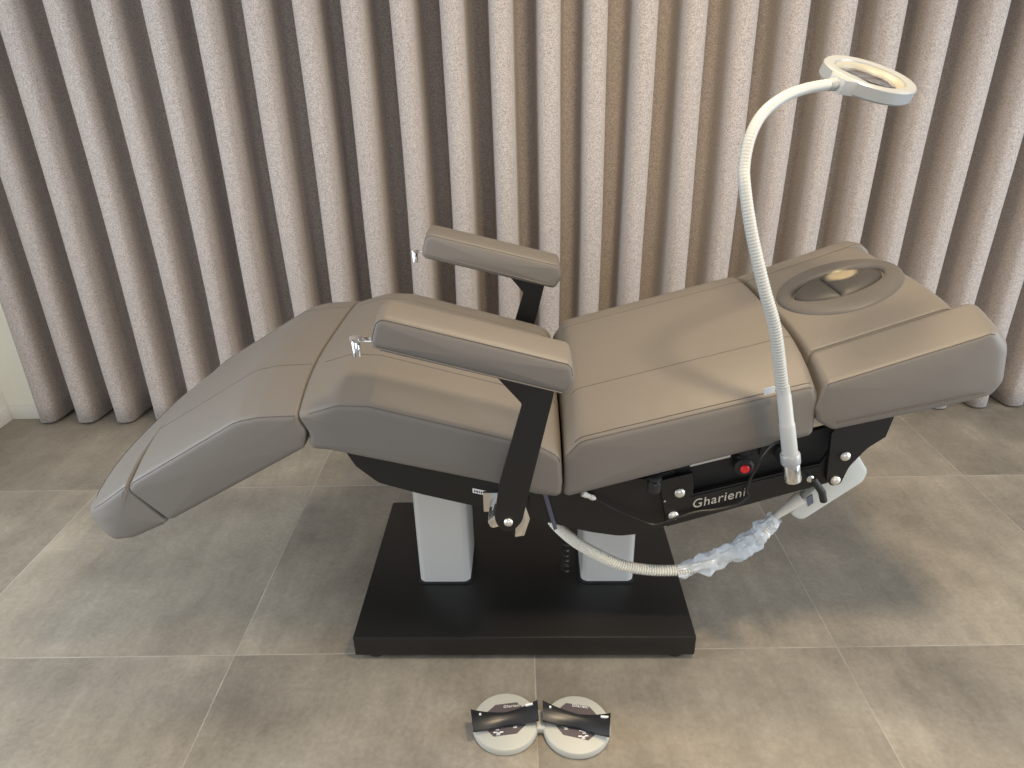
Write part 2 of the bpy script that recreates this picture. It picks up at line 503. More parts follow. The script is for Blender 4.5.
# ------------------------------------------------------------------ the room
def structure(o):
    o['kind'] = 'structure'; return o
structure(MB().box((-2.42, -2.5, -0.05), (3.6, 3.06, 0.0)).build('floor', M['floor'], smooth=False))
structure(MB().box((-2.5, 3.01, 0), (3.6, 3.06, 2.9)).build('wall_back', M['wall'], smooth=False))
structure(MB().box((-2.42, 2.876, 0), (-2.245, 3.01, 2.9)).build('trim_1', M['wall'], smooth=False))
structure(MB().box((-2.5, 1.75, 0), (-2.42, 3.01, 2.9)).build('wall_left', M['wall_white'], smooth=False))
structure(MB().box((-2.42, 2.866, 0), (-2.245, 2.876, 0.072), 0.002).build('baseboard_back', M['skirting']))
structure(MB().box((-2.42, 1.75, 0), (-2.41, 2.866, 0.072), 0.002).build('baseboard_left', M['wall_white']))

# ------------------------------------------------------------------ curtain
def make_curtain():
    Pd = 0.179; x0 = -2.25; x1 = 3.1; phase0 = -0.05
    zs = [0.012]+[0.012+2.68*(k/26) for k in range(1, 27)]
    k0 = int(round((x0-phase0)/Pd)); k1 = int((x1-phase0)/Pd)
    rng = random.Random(3)
    jit = {k: (rng.uniform(-.008, .008), rng.uniform(.88, 1.12), rng.uniform(0, 6.28), rng.uniform(-.012, .012)) for k in range(k0-2, k1+3)}
    SEG = 26
    vs, fs, us = [], [], []
    nphi = (k1-k0)*SEG+1
    for z in zs:
        h = z/2.7
        for i in range(nphi):
            fold = k0+i/SEG-0.5
            k = math.floor(fold+.5); t = fold-k          # t in -.5...5, front lobe at 0
            a, b = jit[k], jit[k+1] if t > 0 else jit[k-1]
            wt = abs(t)
            def mixj(n): return a[n]*(1-wt)+b[n]*wt
            ph = 2*PI*t
            x = phase0+fold*Pd+mixj(0)+0.0105*math.sin(2*ph)
            x += 0.006*math.sin(3.1*z+mixj(2))*(1-h)
            amp = 0.092*mixj(1)*(1+.08*(1-h))
            c = math.cos(ph)
            y = 2.893-amp*math.tanh(1.5*c)/math.tanh(1.5)+mixj(3)*.5
            vs.append((x, y, z+(0.004*math.sin(ph+k) if z < .02 else 0)))
    nz = len(zs)
    for j in range(nz-1):
        for i in range(nphi-1):
            fs.append((j*nphi+i, j*nphi+i+1, (j+1)*nphi+i+1, (j+1)*nphi+i))
    o = MB().add(vs, fs).build('curtain', M['curtain'], angle=80)
    md = o.modifiers.new('cloth_thickness', 'SOLIDIFY'); md.thickness = 0.003; md.offset = 0
    return tag(o, 'floor-length taupe woven curtain hanging in deep folds across the back wall', 'curtain')
make_curtain()

# ------------------------------------------------------------------ treatment chair
CH = Vector((0, 1.715, 0)); CA = math.radians(-0.9)
chair = empty('treatment_chair', CH, CA)
tag(chair, 'reclined taupe leather treatment chair with armrests on two silver columns and black base', 'treatment chair')
def wl(p):                                              # chair coordinates -> room
    p = Vector(p); return CH+Matrix.Rotation(CA, 3, 'Z') @ p

# base
base = MB()
base.box((-0.464, -0.332, 0.017), (0.468, 0.30, 0.083), 0.004).build('base_plate', M['base_black'], chair)
for sx in (-0.41, 0.42):
    for sy in (-0.300, 0.26):
        MB().lathe([(0.021, 0), (0.024, 0.003), (0.022, 0.014), (0.012, 0.018)], (sx, sy, 0)).build('rubber_foot', M['rubber'], chair)
def rrect(x0, x1, y0, y1, r):
    return [tuple(p) for p in fillet([(x0, y0, r), (x1, y0, r), (x1, y1, r), (x0, y1, r)], 1)]
for ua, ub in ((-0.309, -0.157), (0.173, 0.328)):
    c = MB().plate(rrect(ua, ub, -0.117, 0.075, 0.022), 0.086, 0.47).build('lifting_column', M['alu'], chair)
    MB().plate(rrect(ua-0.006, ub+0.006, -0.123, 0.081, 0.024), 0.083, 0.088).build('column_collar', M['rubber'], c)
    MB().plate(rrect(ua+0.018, ub-0.018, -0.10, 0.058, 0.015), 0.47, 0.545).build('inner_column', M['alu'], c)

# side frames and pan
seat_poly = fillet([(-0.43, 0.690), (-0.395, 0.618, .02), (-0.345, 0.570, .05), (-0.24, 0.535, .1), (0.05, 0.4535), (0.175, 0.418, .2), (0.25, 0.4045, .12), (0.30, 0.412, .08), (0.372, 0.440, 0), (0.372, 0.600), (0.30, 0.575), (0.10, 0.566)])
seat_poly = [tuple(p) for p in seat_poly]
for va, vb in ((-0.312, -0.300), (0.300, 0.312)):
    MB().prism(seat_poly, va, vb, 0.001).build('seat_frame', M['black'], chair, angle=18)
def slab(u0, z0, u1, z1, th, va, vb, name):
    MB().prism([(u0, z0), (u1, z1), (u1, z1-th), (u0, z0-th)], va, vb).build(name, M['black'], chair)
slab(-0.36, 0.662, 0.085, 0.552, 0.018, -0.299, 0.299, 'seat_pan')
slab(-0.30, 0.575, -0.12, 0.545, 0.03, -0.299, 0.299, 'cross_member')
slab(0.15, 0.525, 0.35, 0.525, 0.03, -0.299, 0.299, 'cross_member')
slab(0.10, 0.553, 0.65, 0.711, 0.016, -0.26, 0.26, 'back_pan')
slab(0.72, 0.752, 0.98, 0.816, 0.016, -0.26, 0.26, 'headrest_pan')

# backrest frame rail with slot
bpoly = [(0.335, 0.578), (0.410, 0.599), (0.417, 0.566), (0.417, 0.540), (0.708, 0.624), (0.722, 0.655), (0.760, 0.655), (0.742, 0.572), (0.362, 0.444)]
back_frame = MB().prism(bpoly, -0.326, -0.314, 0.001).build('back_frame', M['black'], chair, angle=18)
MB().prism(bpoly, 0.314, 0.326, 0.001).build('back_frame', M['black'], chair, angle=18)
MB().prism([(0.34, 0.598), (0.762, 0.718), (0.762, 0.620), (0.39, 0.500)], -0.300, -0.285, 0.001).build('slide_rail', M['rubber'], back_frame)
MB().prism([(0.405, 0.622), (0.497, 0.648), (0.497, 0.640), (0.405, 0.614)], -0.3205, -0.300).build('rail_trim', M['alu'], back_frame)
MB().prism([(0.415, 0.5335), (0.706, 0.6175), (0.706, 0.6145), (0.415, 0.5305)], -0.3285, -0.325).build('rail_groove', M['rubber'], back_frame)
# accessory rail along the lower edge of the back frame
# headrest bracket
hb = MB()
hpoly = [tuple(p) for p in fillet([(0.712, 0.712), (0.722, 0.588, .012), (0.735, 0.570, .01), (0.757, 0.574, .012), (0.768, 0.622, .06), (0.800, 0.672, .06), (0.836, 0.702), (0.848, 0.780), (0.74, 0.760)])]
head_bracket = hb.prism(hpoly, -0.340, -0.328, 0.001).build('headrest_bracket', M['black'], chair, angle=18)
MB().prism(hpoly, 0.328, 0.340, 0.001).build('headrest_bracket', M['black'], chair, angle=18)
def bolt(u, z, v, parent, r=0.0125):
    b = MB().lathe([(r*.92, 0), (r, 0.002), (r, 0.004), (r*.75, 0.0075), (r*.4, 0.0088), (r*.12, 0.0093)], (u, v, z), (0, -1, 0), 20)
    o = b.build('bolt', M['nickel'], parent)
    return o
bolt(0.753, 0.653, -0.340, head_bracket, 0.0115); bolt(0.742, 0.587, -0.340, head_bracket, 0.0115)
bolt(0.385, 0.545, -0.326, back_frame); bolt(0.375, 0.479, -0.326, back_frame)

# lettering on the back frame
def lettering(body, size, mtx, name, material, parent, shear=0.25, extrude=0.0005):
    cu = bpy.data.curves.new(name, 'FONT')
    cu.body = body; cu.size = size; cu.extrude = extrude; cu.shear = shear; cu.align_x = 'CENTER'; cu.align_y = 'CENTER'; cu.space_character = 1.08
    t = bpy.data.objects.new(name, cu)
    col.objects.link(t)
    me = bpy.data.meshes.new_from_object(t.evaluated_get(bpy.context.evaluated_depsgraph_get()))
    bpy.data.objects.remove(t); bpy.data.curves.remove(cu)
    me.name = name; me.transform(mtx); me.materials.clear(); me.materials.append(material)
    o = bpy.data.objects.new(name, me); col.objects.link(o); o.parent = parent
    return o
sl = math.atan2(0.624-0.540, 0.708-0.417)
ex, ez = Vector((math.cos(sl), 0, math.sin(sl))), Vector((-math.sin(sl), 0, math.cos(sl)))
ctr = Vector((0.478, -0.3268, 0.527))
mt = Matrix(((ex.x, ez.x, 0, ctr.x), (ex.y, ez.y, -1, ctr.y), (ex.z, ez.z, 0, ctr.z), (0, 0, 0, 1)))
lettering('Gharieni', 0.0345, mt, 'lettering', M['letters'], back_frame, 0.3)
MB().prism([(0.349, 0.522), (0.3535, 0.523), (0.3535, 0.519), (0.349, 0.518)], -0.3275, -0.325).build('rivet', M['letters'], back_frame)

# ------------------------------------------------------------------ cushions
HW = 0.37; HF = 0.386
def round_end(uc, sgn, rad, hw, vc=0.0):
    """round the two corners, seen from above, at the end beyond uc"""
    def f(P):
        b = sgn*(P.x-uc)
        if b <= 0: return P
        k = 1-(rad/hw)*(1-math.sqrt(max(0, 1-min(1, b/rad)**2)))
        return Vector((P.x, vc+(P.y-vc)*k, P.z))
    return f
# leg rest, bent at the knee
leg = Cushion([(-0.934, 0.592, .014), (-0.915, 0.613, .016), (-0.640, 0.772, .10), (-0.585, 0.784, .08), (-0.4975, 0.787, .006), (-0.478, 0.745, .03), (-0.494, 0.700, .012), (-0.852, 0.500, .012)], -HW, HF, 0.013, 0.062, 0.378, 5.0, vc=0.008)
leg_o = leg.mesh().build('leg_cushion', M['leather'], chair, angle=50)
seam([leg.rim(-1, -0.925, -0.498), leg.along(-0.20, -0.915, -0.499), leg.along(0.20, -0.915, -0.499), leg.rim(1, -0.925, -0.498)], leg_o)
foot = Cushion([(-1.088, 0.493, .035), (-1.062, 0.514, .02), (-0.934, 0.604, .006), (-0.922, 0.584, .02), (-0.858, 0.497, .012), (-0.875, 0.486, .01), (-0.955, 0.449, .035), (-1.015, 0.438, .05)], -HW, HF, 0.014, 0.052, 0.378, 5.0, vc=0.008, warp=round_end(-0.970, -1, 0.145, 0.378, 0.008))
foot_o = foot.mesh().build('foot_cushion', M['leather'], chair, angle=50)
seam([foot.rim(-1, -1.058, -0.936)[::-1]+foot.across(-1.060, -0.355, 0.37)[1:-1]+foot.rim(1, -1.058, -0.936)], foot_o)
seat = Cushion([(-0.4955, 0.784, .006), (-0.400, 0.812, .06), (-0.330, 0.808, .06), (0.050, 0.700, .06), (0.097, 0.672, .04), (0.102, 0.600, .03), (0.099, 0.559, .012), (0.035, 0.569, .06), (-0.048, 0.598, .2), (-0.436, 0.694, .05), (-0.483, 0.699, .012), (-0.4755, 0.738, .03)], -HW, HF, 0.014, 0.062, 0.378, 5.0, vc=0.008)
seat_o = seat.mesh().build('seat_cushion', M['leather'], chair, angle=50)
seam([seat.rim(-1, -0.478, 0.098), seat.along(-0.20, -0.470, 0.09), seat.along(0.20, -0.470, 0.09), seat.rim(1, -0.478, 0.098)], seat_o)
back = Cushion([(0.104, 0.600, .03), (0.103, 0.672, .03), (0.138, 0.713, .05), (0.224, 0.736, .2), (0.640, 0.846, .012), (0.656, 0.815, .03), (0.659, 0.722, .010), (0.100, 0.557, .012)], -HW, HF, 0.014, 0.064, 0.378, 5.0, vc=0.008)
back_o = back.mesh().build('back_cushion', M['leather'], chair, angle=50)
seam([back.rim(-1, 0.104, 0.640), back.along(-0.205, 0.115, 0.638), back.along(0.205, 0.115, 0.638), back.rim(1, 0.104, 0.64)], back_o)
seam([back.rim(-1, 0.12, 0.637, 0.15)], back_o)

# headrest: centre pad and two wings
hpoly = [(0.650, 0.790, .02), (0.663, 0.852, .018), (0.994, 0.969, .03), (1.034, 0.932, .05), (1.048, 0.850, .03), (1.032, 0.820, .02), (0.697, 0.739, .015), (0.660, 0.760, .015)]
wing_n = Cushion(hpoly, -0.375, -0.267, 0.009, 0.048, 0.381, 5.0, vc=0.006)
def wing_warp(s):
    def f(P):
        R = 0.030
        a = s*P.y-((0.375 if s < 0 else 0.388)-R); b = P.x-0.955
        if a > 0 and b > 0:
            P = P.copy(); P.x -= (R-math.sqrt(max(0, R*R-min(a, R)**2)))*min(1, b/.07)**1.5
        return P
    return f
wing_n.warp = wing_warp(-1)
wn = wing_n.mesh().build('headrest_wing', M['leather'], chair, angle=50)
seam([wing_n.rim(-1, 0.664, 1.0), wing_n.rim(1, 0.668, 0.99, 0.9)], wn)
MBs = MB()
low = [Vector((u, -0.3755-0.0045, 0.7615+(u-0.70)*0.235)) for u in [0.70+0.300*k/20 for k in range(21)]]
MBs.tube(low, 0.0011, 5).build('piping', M['stitch'], wn)
wing_f = Cushion([(u-(0.022 if u > 0.9 else 0), z-(0.007 if u > 0.9 else 0), r) for u, z, r in hpoly], 0.239, 0.388, 0.009, 0.048, 0.382, 5.0, vc=0.006, warp=wing_warp(1))
wf = wing_f.mesh().build('headrest_wing', M['leather'], chair, angle=50)
seam([wing_f.rim(-1, 0.664, 0.99), wing_f.rim(1, 0.664, 0.99)], wf)
cpoly = [(0.648, 0.790, .02), (0.661, 0.852, .018), (0.955, 0.956, .035), (0.990, 0.915, .04), (1.000, 0.850, .03), (0.985, 0.815, .02), (0.700, 0.748, .015), (0.660, 0.764, .015)]
centre = Cushion(cpoly, -0.266, 0.238, 0.008, 0.048, 0.381, 5.0, vc=0.006)
ce = centre.mesh().build('headrest_centre', M['leather'], chair, angle=50)
seam([centre.rim(-1, 0.664, 0.955), centre.rim(1, 0.664, 0.955)], ce)
# round face pad in the headrest
def face_pad():
    cu, cv = 0.817, -0.008
    s = 0.354; z0 = 0.851
    nrm = Vector((-s, 0, 1)).normalized(); tu = Vector((1, 0, s)).normalized(); tv = Vector((0, 1, 0))
    def surf(a, b):                                       # a along the headrest, b across
        u = cu+a*tu.x; v = cv+b
        return Vector((u, v, z0+s*(u-0.662)+centre.cz(v)*0.94))
    def ring(prof, shape):
        n = 72; vs, fs = [], []
        for rho, h in prof:
            for k in range(n):
                t = 2*PI*k/n
                a, b = shape(rho, t)
                vs.append(surf(a, b)+nrm*h)
        for i in range(len(prof)-1):
            for k in range(n):
                j = (k+1) % n
                fs.append((i*n+k, i*n+j, (i+1)*n+j, (i+1)*n+k))
        return vs, fs, n
    def shp(rho, t):
        # rho 0 = inner oval, 1 = outer circle
        ra, rb = 0.110+(0.147-0.110)*rho, 0.077+(0.158-0.077)*rho
        return ra*math.cos(t), rb*math.sin(t)
    prof = [(1.04, -0.02), (1.03, 0.003), (0.98, 0.008), (0.9, 0.0115), (0.7, 0.015), (0.45, 0.0165), (0.2, 0.0155), (0.07, 0.012), (0.02, 0.004), (0.0, -0.02)]
    vs, fs, n = ring(prof, shp)
    m = len(prof)
    fs += [((m-1)*n+k, (m-1)*n+(k+1) % n, (k+1) % n, k) for k in range(n)]
    o = MB().add(vs, fs).build('face_ring', M['ring_leather'], chair, angle=60)
    # inner plug in two halves
    for lo, hi in ((-1, -0.155), (-0.150, 1)):
        vs, fs = [], []
        na, nb = 18, 18
        top = []
        for i in range(na+1):
            a = lo+(hi-lo)*i/na; a = max(-0.995, min(0.995, a))
            hb_ = math.sqrt(1-a*a)
            for j in range(nb+1):
                b = -1+2*j/nb; b = math.copysign(abs(b)**.8, b)
                d = 1-min(1, max((a*a+(b*hb_)**2)**.5, 0))
                edge = min(d*3.5, (a-lo)*6+.02 if lo > -1 else 9, (hi-a)*6+.02 if hi < 1 else 9)
                h = 0.006+0.012*min(1, max(0, edge))**.5
                top.append(surf(a*0.107, b*hb_*0.074)+nrm*h)
        nt = len(top); bot = [p-nrm*0.05 for p in top]
        vs = top+bot
        wdt = nb+1
        for i in range(na):
            for j in range(nb):
                q = (i*wdt+j, i*wdt+j+1, (i+1)*wdt+j+1, (i+1)*wdt+j)
                fs.append(q); fs.append(tuple(x+nt for x in reversed(q)))
        per = [j for j in range(wdt)]+[i*wdt+nb for i in range(1, na+1)]+[na*wdt+j for j in range(nb-1, -1, -1)]+[i*wdt for i in range(na-1, 0, -1)]
        for a, b in zip(per, per[1:]+per[:1]): fs.append((a, b, b+nt, a+nt))
        MB().add(vs, fs).build('face_plug', M['dark_leather'], o, angle=50)
face_pad()

# ------------------------------------------------------------------ armrests
def armrest(va, vb, u_shift, dz, side):
    """pad between va (nearer the photographer) and vb"""
    t = -0.298
    poly = [(-0.293, 0.985, .02), (-0.272, 1.050, .022), (0.112, 0.944, .02), (0.120, 0.905, .03), (0.098, 0.878, .018)]
    k = 1.0 if side < 0 else 1.055
    poly = [((u+0.085)*k-0.085+u_shift, z+dz-(0 if side < 0 or z > 1.0 or u > 0.11 else 0.008), r) for u, z, r in poly]
    mid = (va+vb)/2; hw = (vb-va)/2
    c = Cushion(poly, va, vb, 0.012, 0.010, hw, 2.5, vc=mid, bulge=0.003)
    pad = c.mesh().build('armrest', M['leather'], chair, angle=50)
    seam([c.rim(-1, -0.29+u_shift, 0.118+u_shift), c.rim(1, -0.29+u_shift, 0.118+u_shift)], pad, 0.001)
    lowr = [Vector((-0.284+u_shift+0.376*k/12, va-0.0016, 0.990+dz-0.106*k/12)) for k in range(13)]
    MB().tube(lowr, 0.0012, 5).build('piping', M['leather'], pad)
    # board under the pad, flat steel arm and chrome pin
    MB().prism([(-0.27+u_shift, 0.990+dz), (0.09+u_shift, 0.890+dz), (0.088+u_shift, 0.877+dz), (-0.272+u_shift, 0.976+dz)], va+0.012, vb-0.012).build('pad_board', M['leather'], pad)
    pv = va+0.05 if side < 0 else vb-0.05
    u = u_shift
    arm = [tuple(p) for p in fillet([(-0.055+u, 0.915+dz), (0.010+u, 0.835+dz, .01), (-0.0455+u*.3, 0.630, .02), (-0.060, 0.530, 0.05), (-0.027, 0.488, .025), (0.006, 0.530, .05), (0.020+u*.3, 0.600, .02), (0.076+u, 0.850+dz), (0.08+u, 0.880+dz)])]
    a = MB().prism(arm, pv-0.005, pv+0.005, 0.001).build('arm_plate', M['black'], pad, angle=18)
    if side < 0: bolt(-0.026, 0.530, pv-0.005, pad, 0.0105)
    pin = MB()
    zc = 0.983+dz
    pin.box((-0.335+u, mid-0.010, zc-0.006), (-0.285+u, mid+0.010, zc-0.001), 0.001)
    pin.lathe([(0.0095, 0), (0.0095, 0.034), (0.008, 0.037)], (-0.332+u, mid, zc-0.038))
    pin.lathe([(0.013, 0), (0.013, 0.005)], (-0.332+u, mid, zc-0.002))
    pin.build('locking_pin', M['chrome'], pad)
    return pad, pv
arm_n, pvn = armrest(-0.462, -0.340, 0.0, 0.0, -1)
arm_n['label'] = 'taupe armrest nearest the viewer'
arm_f, pvf = armrest(0.350, 0.485, 0.0, -0.026, 1)
arm_f['label'] = 'taupe armrest on the curtain side'
# chrome hinge bracket at the foot of the near arm
hb = MB()
hb.prism([tuple(p) for p in fillet([(-0.060, 0.536), (-0.076, 0.520, .008), (-0.068, 0.500, .008), (-0.050, 0.505), (-0.045, 0.54)])], -0.402, -0.317, 0.001)
hb.prism([(0.014, 0.560), (0.024, 0.525), (0.010, 0.476), (-0.012, 0.472), (-0.010, 0.490), (0.0, 0.51)], -0.399, -0.313, 0.001)
hb.box((-0.09, -0.322, 0.49), (0.02, -0.313, 0.545))
hinge = hb.build('hinge_bracket', M['chrome'], chair)
hb = MB().prism([(-0.075, 0.56), (-0.075, 0.48), (0.02, 0.46), (0.02, 0.54)], 0.313, 0.432).build('hinge_bracket', M['chrome'], chair)

# small fittings on the frame
lab = MB().prism([(-0.116, 0.553), (-0.072, 0.542), (-0.072, 0.529), (-0.116, 0.540)], -0.3130, -0.3118).build('rating_plate', M['print'], chair)
mk = MB()
for k in range(7):
    u = -0.112+0.0054*k
    z = 0.5465-(u+0.116)*0.25
    mk.prism([(u, z+0.002), (u+0.003, z+0.0015), (u+0.003, z-0.0035-(k % 2)*.002), (u, z-0.003)], -0.3136, -0.3128)
mk.build('rating_print', M['rubber'], lab)
btn = MB().lathe([(0.021, 0), (0.023, 0.004), (0.023, 0.024), (0.017, 0.029)], (0.527, -0.312, 0.621), (0, -1, 0), 28).build('release_button', M['rubber'], chair)
MB().lathe([(0.0105, 0), (0.0105, 0.005), (0.008, 0.0075)], (0.527, -0.340, 0.621), (0, -1, 0), 24).build('button_cap', M['red'], btn)
MB().lathe([(0.014, 0), (0.014, 0.018), (0.018, 0.022), (0.018, 0.034), (0.014, 0.038)], (0.527, -0.316, 0.668), (0, 0, -1), 20).build('button_stem', M['rubber'], btn)
kn = MB().lathe([(0.013, 0), (0.0165, 0.004), (0.0165, 0.026), (0.012, 0.032)], (0.318, -0.345, 0.562), (0.0, 0, 1), 20)
kn.lathe([(0.017, 0), (0.017, 0.008), (0.010, 0.012)], (0.318, -0.345, 0.598), (0, 0, 1), 20)
kn.lathe([(0.009, 0), (0.009, 0.06)], (0.318, -0.30, 0.585), (0, -1, 0), 16)
kn = kn.build('clamp_knob', M['rubber'], chair)
MB().box((0.268, -0.335, 0.600), (0.288, -0.316, 0.607), 0.001).build('knob_tab', M['print'], kn)
lev = MB().tube([(0.682, -0.36, 0.602), (0.705, -0.365, 0.570), (0.713, -0.365, 0.545)], [0.008, 0.009, 0.0085], 12)
lev = lev.build('clamp_lever', M['rubber'], chair)
MB().lathe([(0.009, 0), (0.009, 0.03), (0.006, 0.033)], (0.672, -0.330, 0.603), (0.1, -1, 0.0), 14).build('lever_pivot', M['chrome'], lev)
# strap and coiled lead hanging from the seat frame
MB().prism([(0.050, 0.560), (0.062, 0.556), (0.092, 0.432), (0.083, 0.428)], -0.3165, -0.3145).build('hanging_strap', M['strap'], chair)
coil = []
for k in range(120):
    t = k/119; a = t*2*PI*9
    coil.append((0.125+0.009*math.cos(a), -0.12+0.009*math.sin(a), 0.30-0.17*t))
MB().tube([(0.118, -0.12, 0.56), (0.122, -0.12, 0.42), (0.127, -0.12, 0.32)]+coil, 0.0036, 6).build('coiled_lead', M['cable'], chair)
# lamp socket on the frame
sk = MB().box((0.588, -0.391, 0.655), (0.624, -0.327, 0.690), 0.004)
sk.box((0.555, -0.345, 0.655), (0.60, -0.325, 0.70), 0.004)
sk.build('lamp_socket', M['rubber'], chair)
# clear tag on the backrest
tg = MB().prism([(0.530, 0.8465), (0.552, 0.852), (0.554, 0.838), (0.532, 0.8325)], -0.3795, -0.3765).build('care_tag', M['film'], chair)

# ------------------------------------------------------------------ magnifier lamp
LB = Vector((0.614, -0.41, 0.626))
lamp = empty('magnifier_lamp', wl(LB), CA)
tag(lamp, 'white ring magnifier lamp on a bent gooseneck clamped to the side of the chair', 'lamp')
def lpart(mb, name, m, parent=lamp, angle=35): return mb.build(name, m, parent, LB, angle)
ax = (Vector((0.556, -0.41, 0.87))-LB).normalized()
lpart(MB().lathe([(0.0175, 0.008), (0.0190, 0.010), (0.0190, 0.055), (0.0175, 0.058)], LB, ax, 32), 'base_cap', M['chrome'])
lpart(MB().lathe([(0.0205, 0), (0.0212, 0.003), (0.0212, 0.022), (0.019, 0.026)], LB+ax*0.055, ax, 32), 'clamp_collar', M['lamp_grey'])
lpart(MB().lathe([(0.0168, 0), (0.0165, 0.075), (0.0158, 0.078), (0.0150, 0.080), (0.0146, 0.145), (0.0138, 0.148), (0.0134, 0.155), (0.0128, 0.168)], LB+ax*0.08, ax, 32), 'sleeve', M['white'])
# arc
NIN = Vector((0.6335, -0.2445, 1.440))
GV = [(0.556, -0.41, 0.862), (0.523, -0.408, 0.993), (0.492, -0.403, 1.076), (0.459, -0.387, 1.181), (0.441, -0.369, 1.263), (0.439, -0.351, 1.307), (0.450, -0.333, 1.358), (0.475, -0.312, 1.395), (0.515, -0.290, 1.420), (0.559, -0.270, 1.433), (0.605, -0.254, 1.439), NIN]
path = resample(spline(GV, 14), 0.0016)
n = len(path)
rad = []
for i, p in enumerate(path):
    t = i/n
    r0 = 0.0128-0.0022*min(1, t*1.15)
    amp = 0.0009*max(0.10, 1-t*1.1)
    rad.append(r0+amp*math.sin(2*PI*i/4.0+.4))
lpart(MB().tube(path, rad, 18), 'gooseneck', M['white_tube'], angle=60)
# ring head: plane normal and centre, chair coordinates
rz = Matrix.Rotation(-CA, 3, 'Z')
hn = Vector((0.2035, -0.3055, 0.9295)).normalized()
nin = NIN
lpart(MB().lathe([(0.0110, -0.022), (0.0120, -0.020), (0.0120, 0.012), (0.0110, 0.016)], nin, (path[-1]-path[-8]).normalized(), 24), 'neck_joint', M['lamp_grey'])
# in-plane axes: e1 points from the neck towards the far side of the ring
HC = rz @ (Vector((0.0, 0.0, 0.0)))
RC = Vector((0.7165, -0.1825, 1.444))
e1 = (RC-nin); e1 = (e1-hn*e1.dot(hn)).normalized(); e2 = hn.cross(e1)
RO, RI, TH = 0.094, 0.070, 0.028
mh = Matrix(((e1.x, e2.x, hn.x, RC.x), (e1.y, e2.y, hn.y, RC.y), (e1.z, e2.z, hn.z, RC.z), (0, 0, 0, 1)))
def ring_body(ro, ri, prof_out, n=72):
    pass
def annulus(prof, n=80, squash=None):
    """closed (radius, height) loop turned around the ring axis"""
    vs, fs = [], []
    m = len(prof)
    for k in range(n):
        a = 2*PI*k/n
        for r, h in prof: vs.append(mh @ Vector((r*math.cos(a), r*math.sin(a), h)))
    for k in range(n):
        for i in range(m):
            j = (i+1) % m; k2 = (k+1) % n
            fs.append((k*m+i, k*m+j, k2*m+j, k2*m+i))
    return MB().add(vs, fs)
body = annulus([(RI, TH/2-0.006), (RI+0.003, TH/2-0.001), (RI+0.007, TH/2), (RO-0.003, TH/2), (RO, TH/2-0.003), (RO, -TH/2+0.004), (RO-0.004, -TH/2), (RI, -TH/2)])
# bridge from the neck joint to the ring
a0 = mh.inverted() @ nin
br = [tuple(p) for p in fillet([(-0.060, 0.045, .01), (-0.090, 0.030, .01), (-0.112, 0.018, .005), (-0.112, -0.018, .005), (-0.090, -0.030, .01), (-0.060, -0.045, .01)])]
body.plate([(x-0.0, y) for x, y in br if True], -TH/2, TH/2-0.001, 0.002, mh)
hd = lpart(body, 'ring_head', M['lamp_grey'], angle=40)
inn = annulus([(RI+0.0005, TH/2-0.004), (RI-0.003, TH/2-0.006), (RI-0.011, 0.001), (RI-0.012, -0.004), (RI+0.0005, -0.004)])
lpart(inn, 'light_diffuser', M['ring_inner'], hd, 40)
vs, fs = [], []
LR = RI-0.0115
prof = [(LR, -0.004), (LR, 0.001)]+[(LR*math.cos(a), 0.001+0.006*math.sin(a)) for a in [PI/2*k/6 for k in range(1, 6)]]
lens = MB()
n = 64
ring_ids = []
for r, h in prof:
    for k in range(n):
        a = 2*PI*k/n; vs.append(mh @ Vector((r*math.cos(a), r*math.sin(a), h)))
for i in range(len(prof)-1):
    for k in range(n):
        j = (k+1) % n; fs.append((i*n+k, i*n+j, (i+1)*n+j, (i+1)*n+k))
fs.append(tuple(range(n-1, -1, -1))); fs.append(tuple(range((len(prof)-1)*n, len(prof)*n)))
lpart(lens.add(vs, fs), 'lens', M['glass'], hd, 40)
lsp = bpy.data.lights.new('added_lens_spot', 'SPOT')  # added spot, imitates ceiling light focused by the lens onto the face pad
lsp.energy = 95.0; lsp.color = (1.0, 0.74, 0.36); lsp.spot_size = math.radians(9); lsp.spot_blend = 0.6; lsp.shadow_soft_size = 0.004
lso = bpy.data.objects.new('added_lens_spot', lsp)
l0, l1 = wl(RC-hn*0.02), wl(Vector((0.838, 0.030, 0.970)))
lso.location = l0; lso.rotation_euler = (l1-l0).to_track_quat('-Z', 'Y').to_euler()
col.objects.link(lso)
# cable
cab = [(0.596, -0.385, 0.725), (0.586, -0.386, 0.722), (0.566, -0.386, 0.712), (0.548, -0.384, 0.680), (0.541, -0.372, 0.640), (0.541, -0.350, 0.603), (0.540, -0.338, 0.560), (0.545, -0.336, 0.535), (0.520, -0.335, 0.514), (0.474, -0.334, 0.500), (0.432, -0.333, 0.494), (0.388, -0.336, 0.481), (0.331, -0.335, 0.458), (0.292, -0.330, 0.469), (0.243, -0.326, 0.490), (0.193, -0.324, 0.520), (0.178, -0.322, 0.530)]
lc = spline(cab, 10)
cr = [0.0036 if i < len(lc)*.66 else 0.0036-0.0018*min(1, (i-len(lc)*.66)/25) for i in range(len(lc))]
cbl = lpart(MB().tube(lc, cr, 10), 'power_cable', M['cable'])
d0 = Vector((0.150, -0.328, 0.546)); d1 = Vector((0.182, -0.322, 0.527)); dd = (d1-d0).normalized()
lpart(MB().lathe([(0.0055, 0), (0.0075, 0.002), (0.0075, 0.013), (0.006, 0.015), (0.006, 0.024), (0.0068, 0.025), (0.0068, 0.034), (0.003, 0.040)], d0, dd, 16), 'connector', M['cream'], cbl)

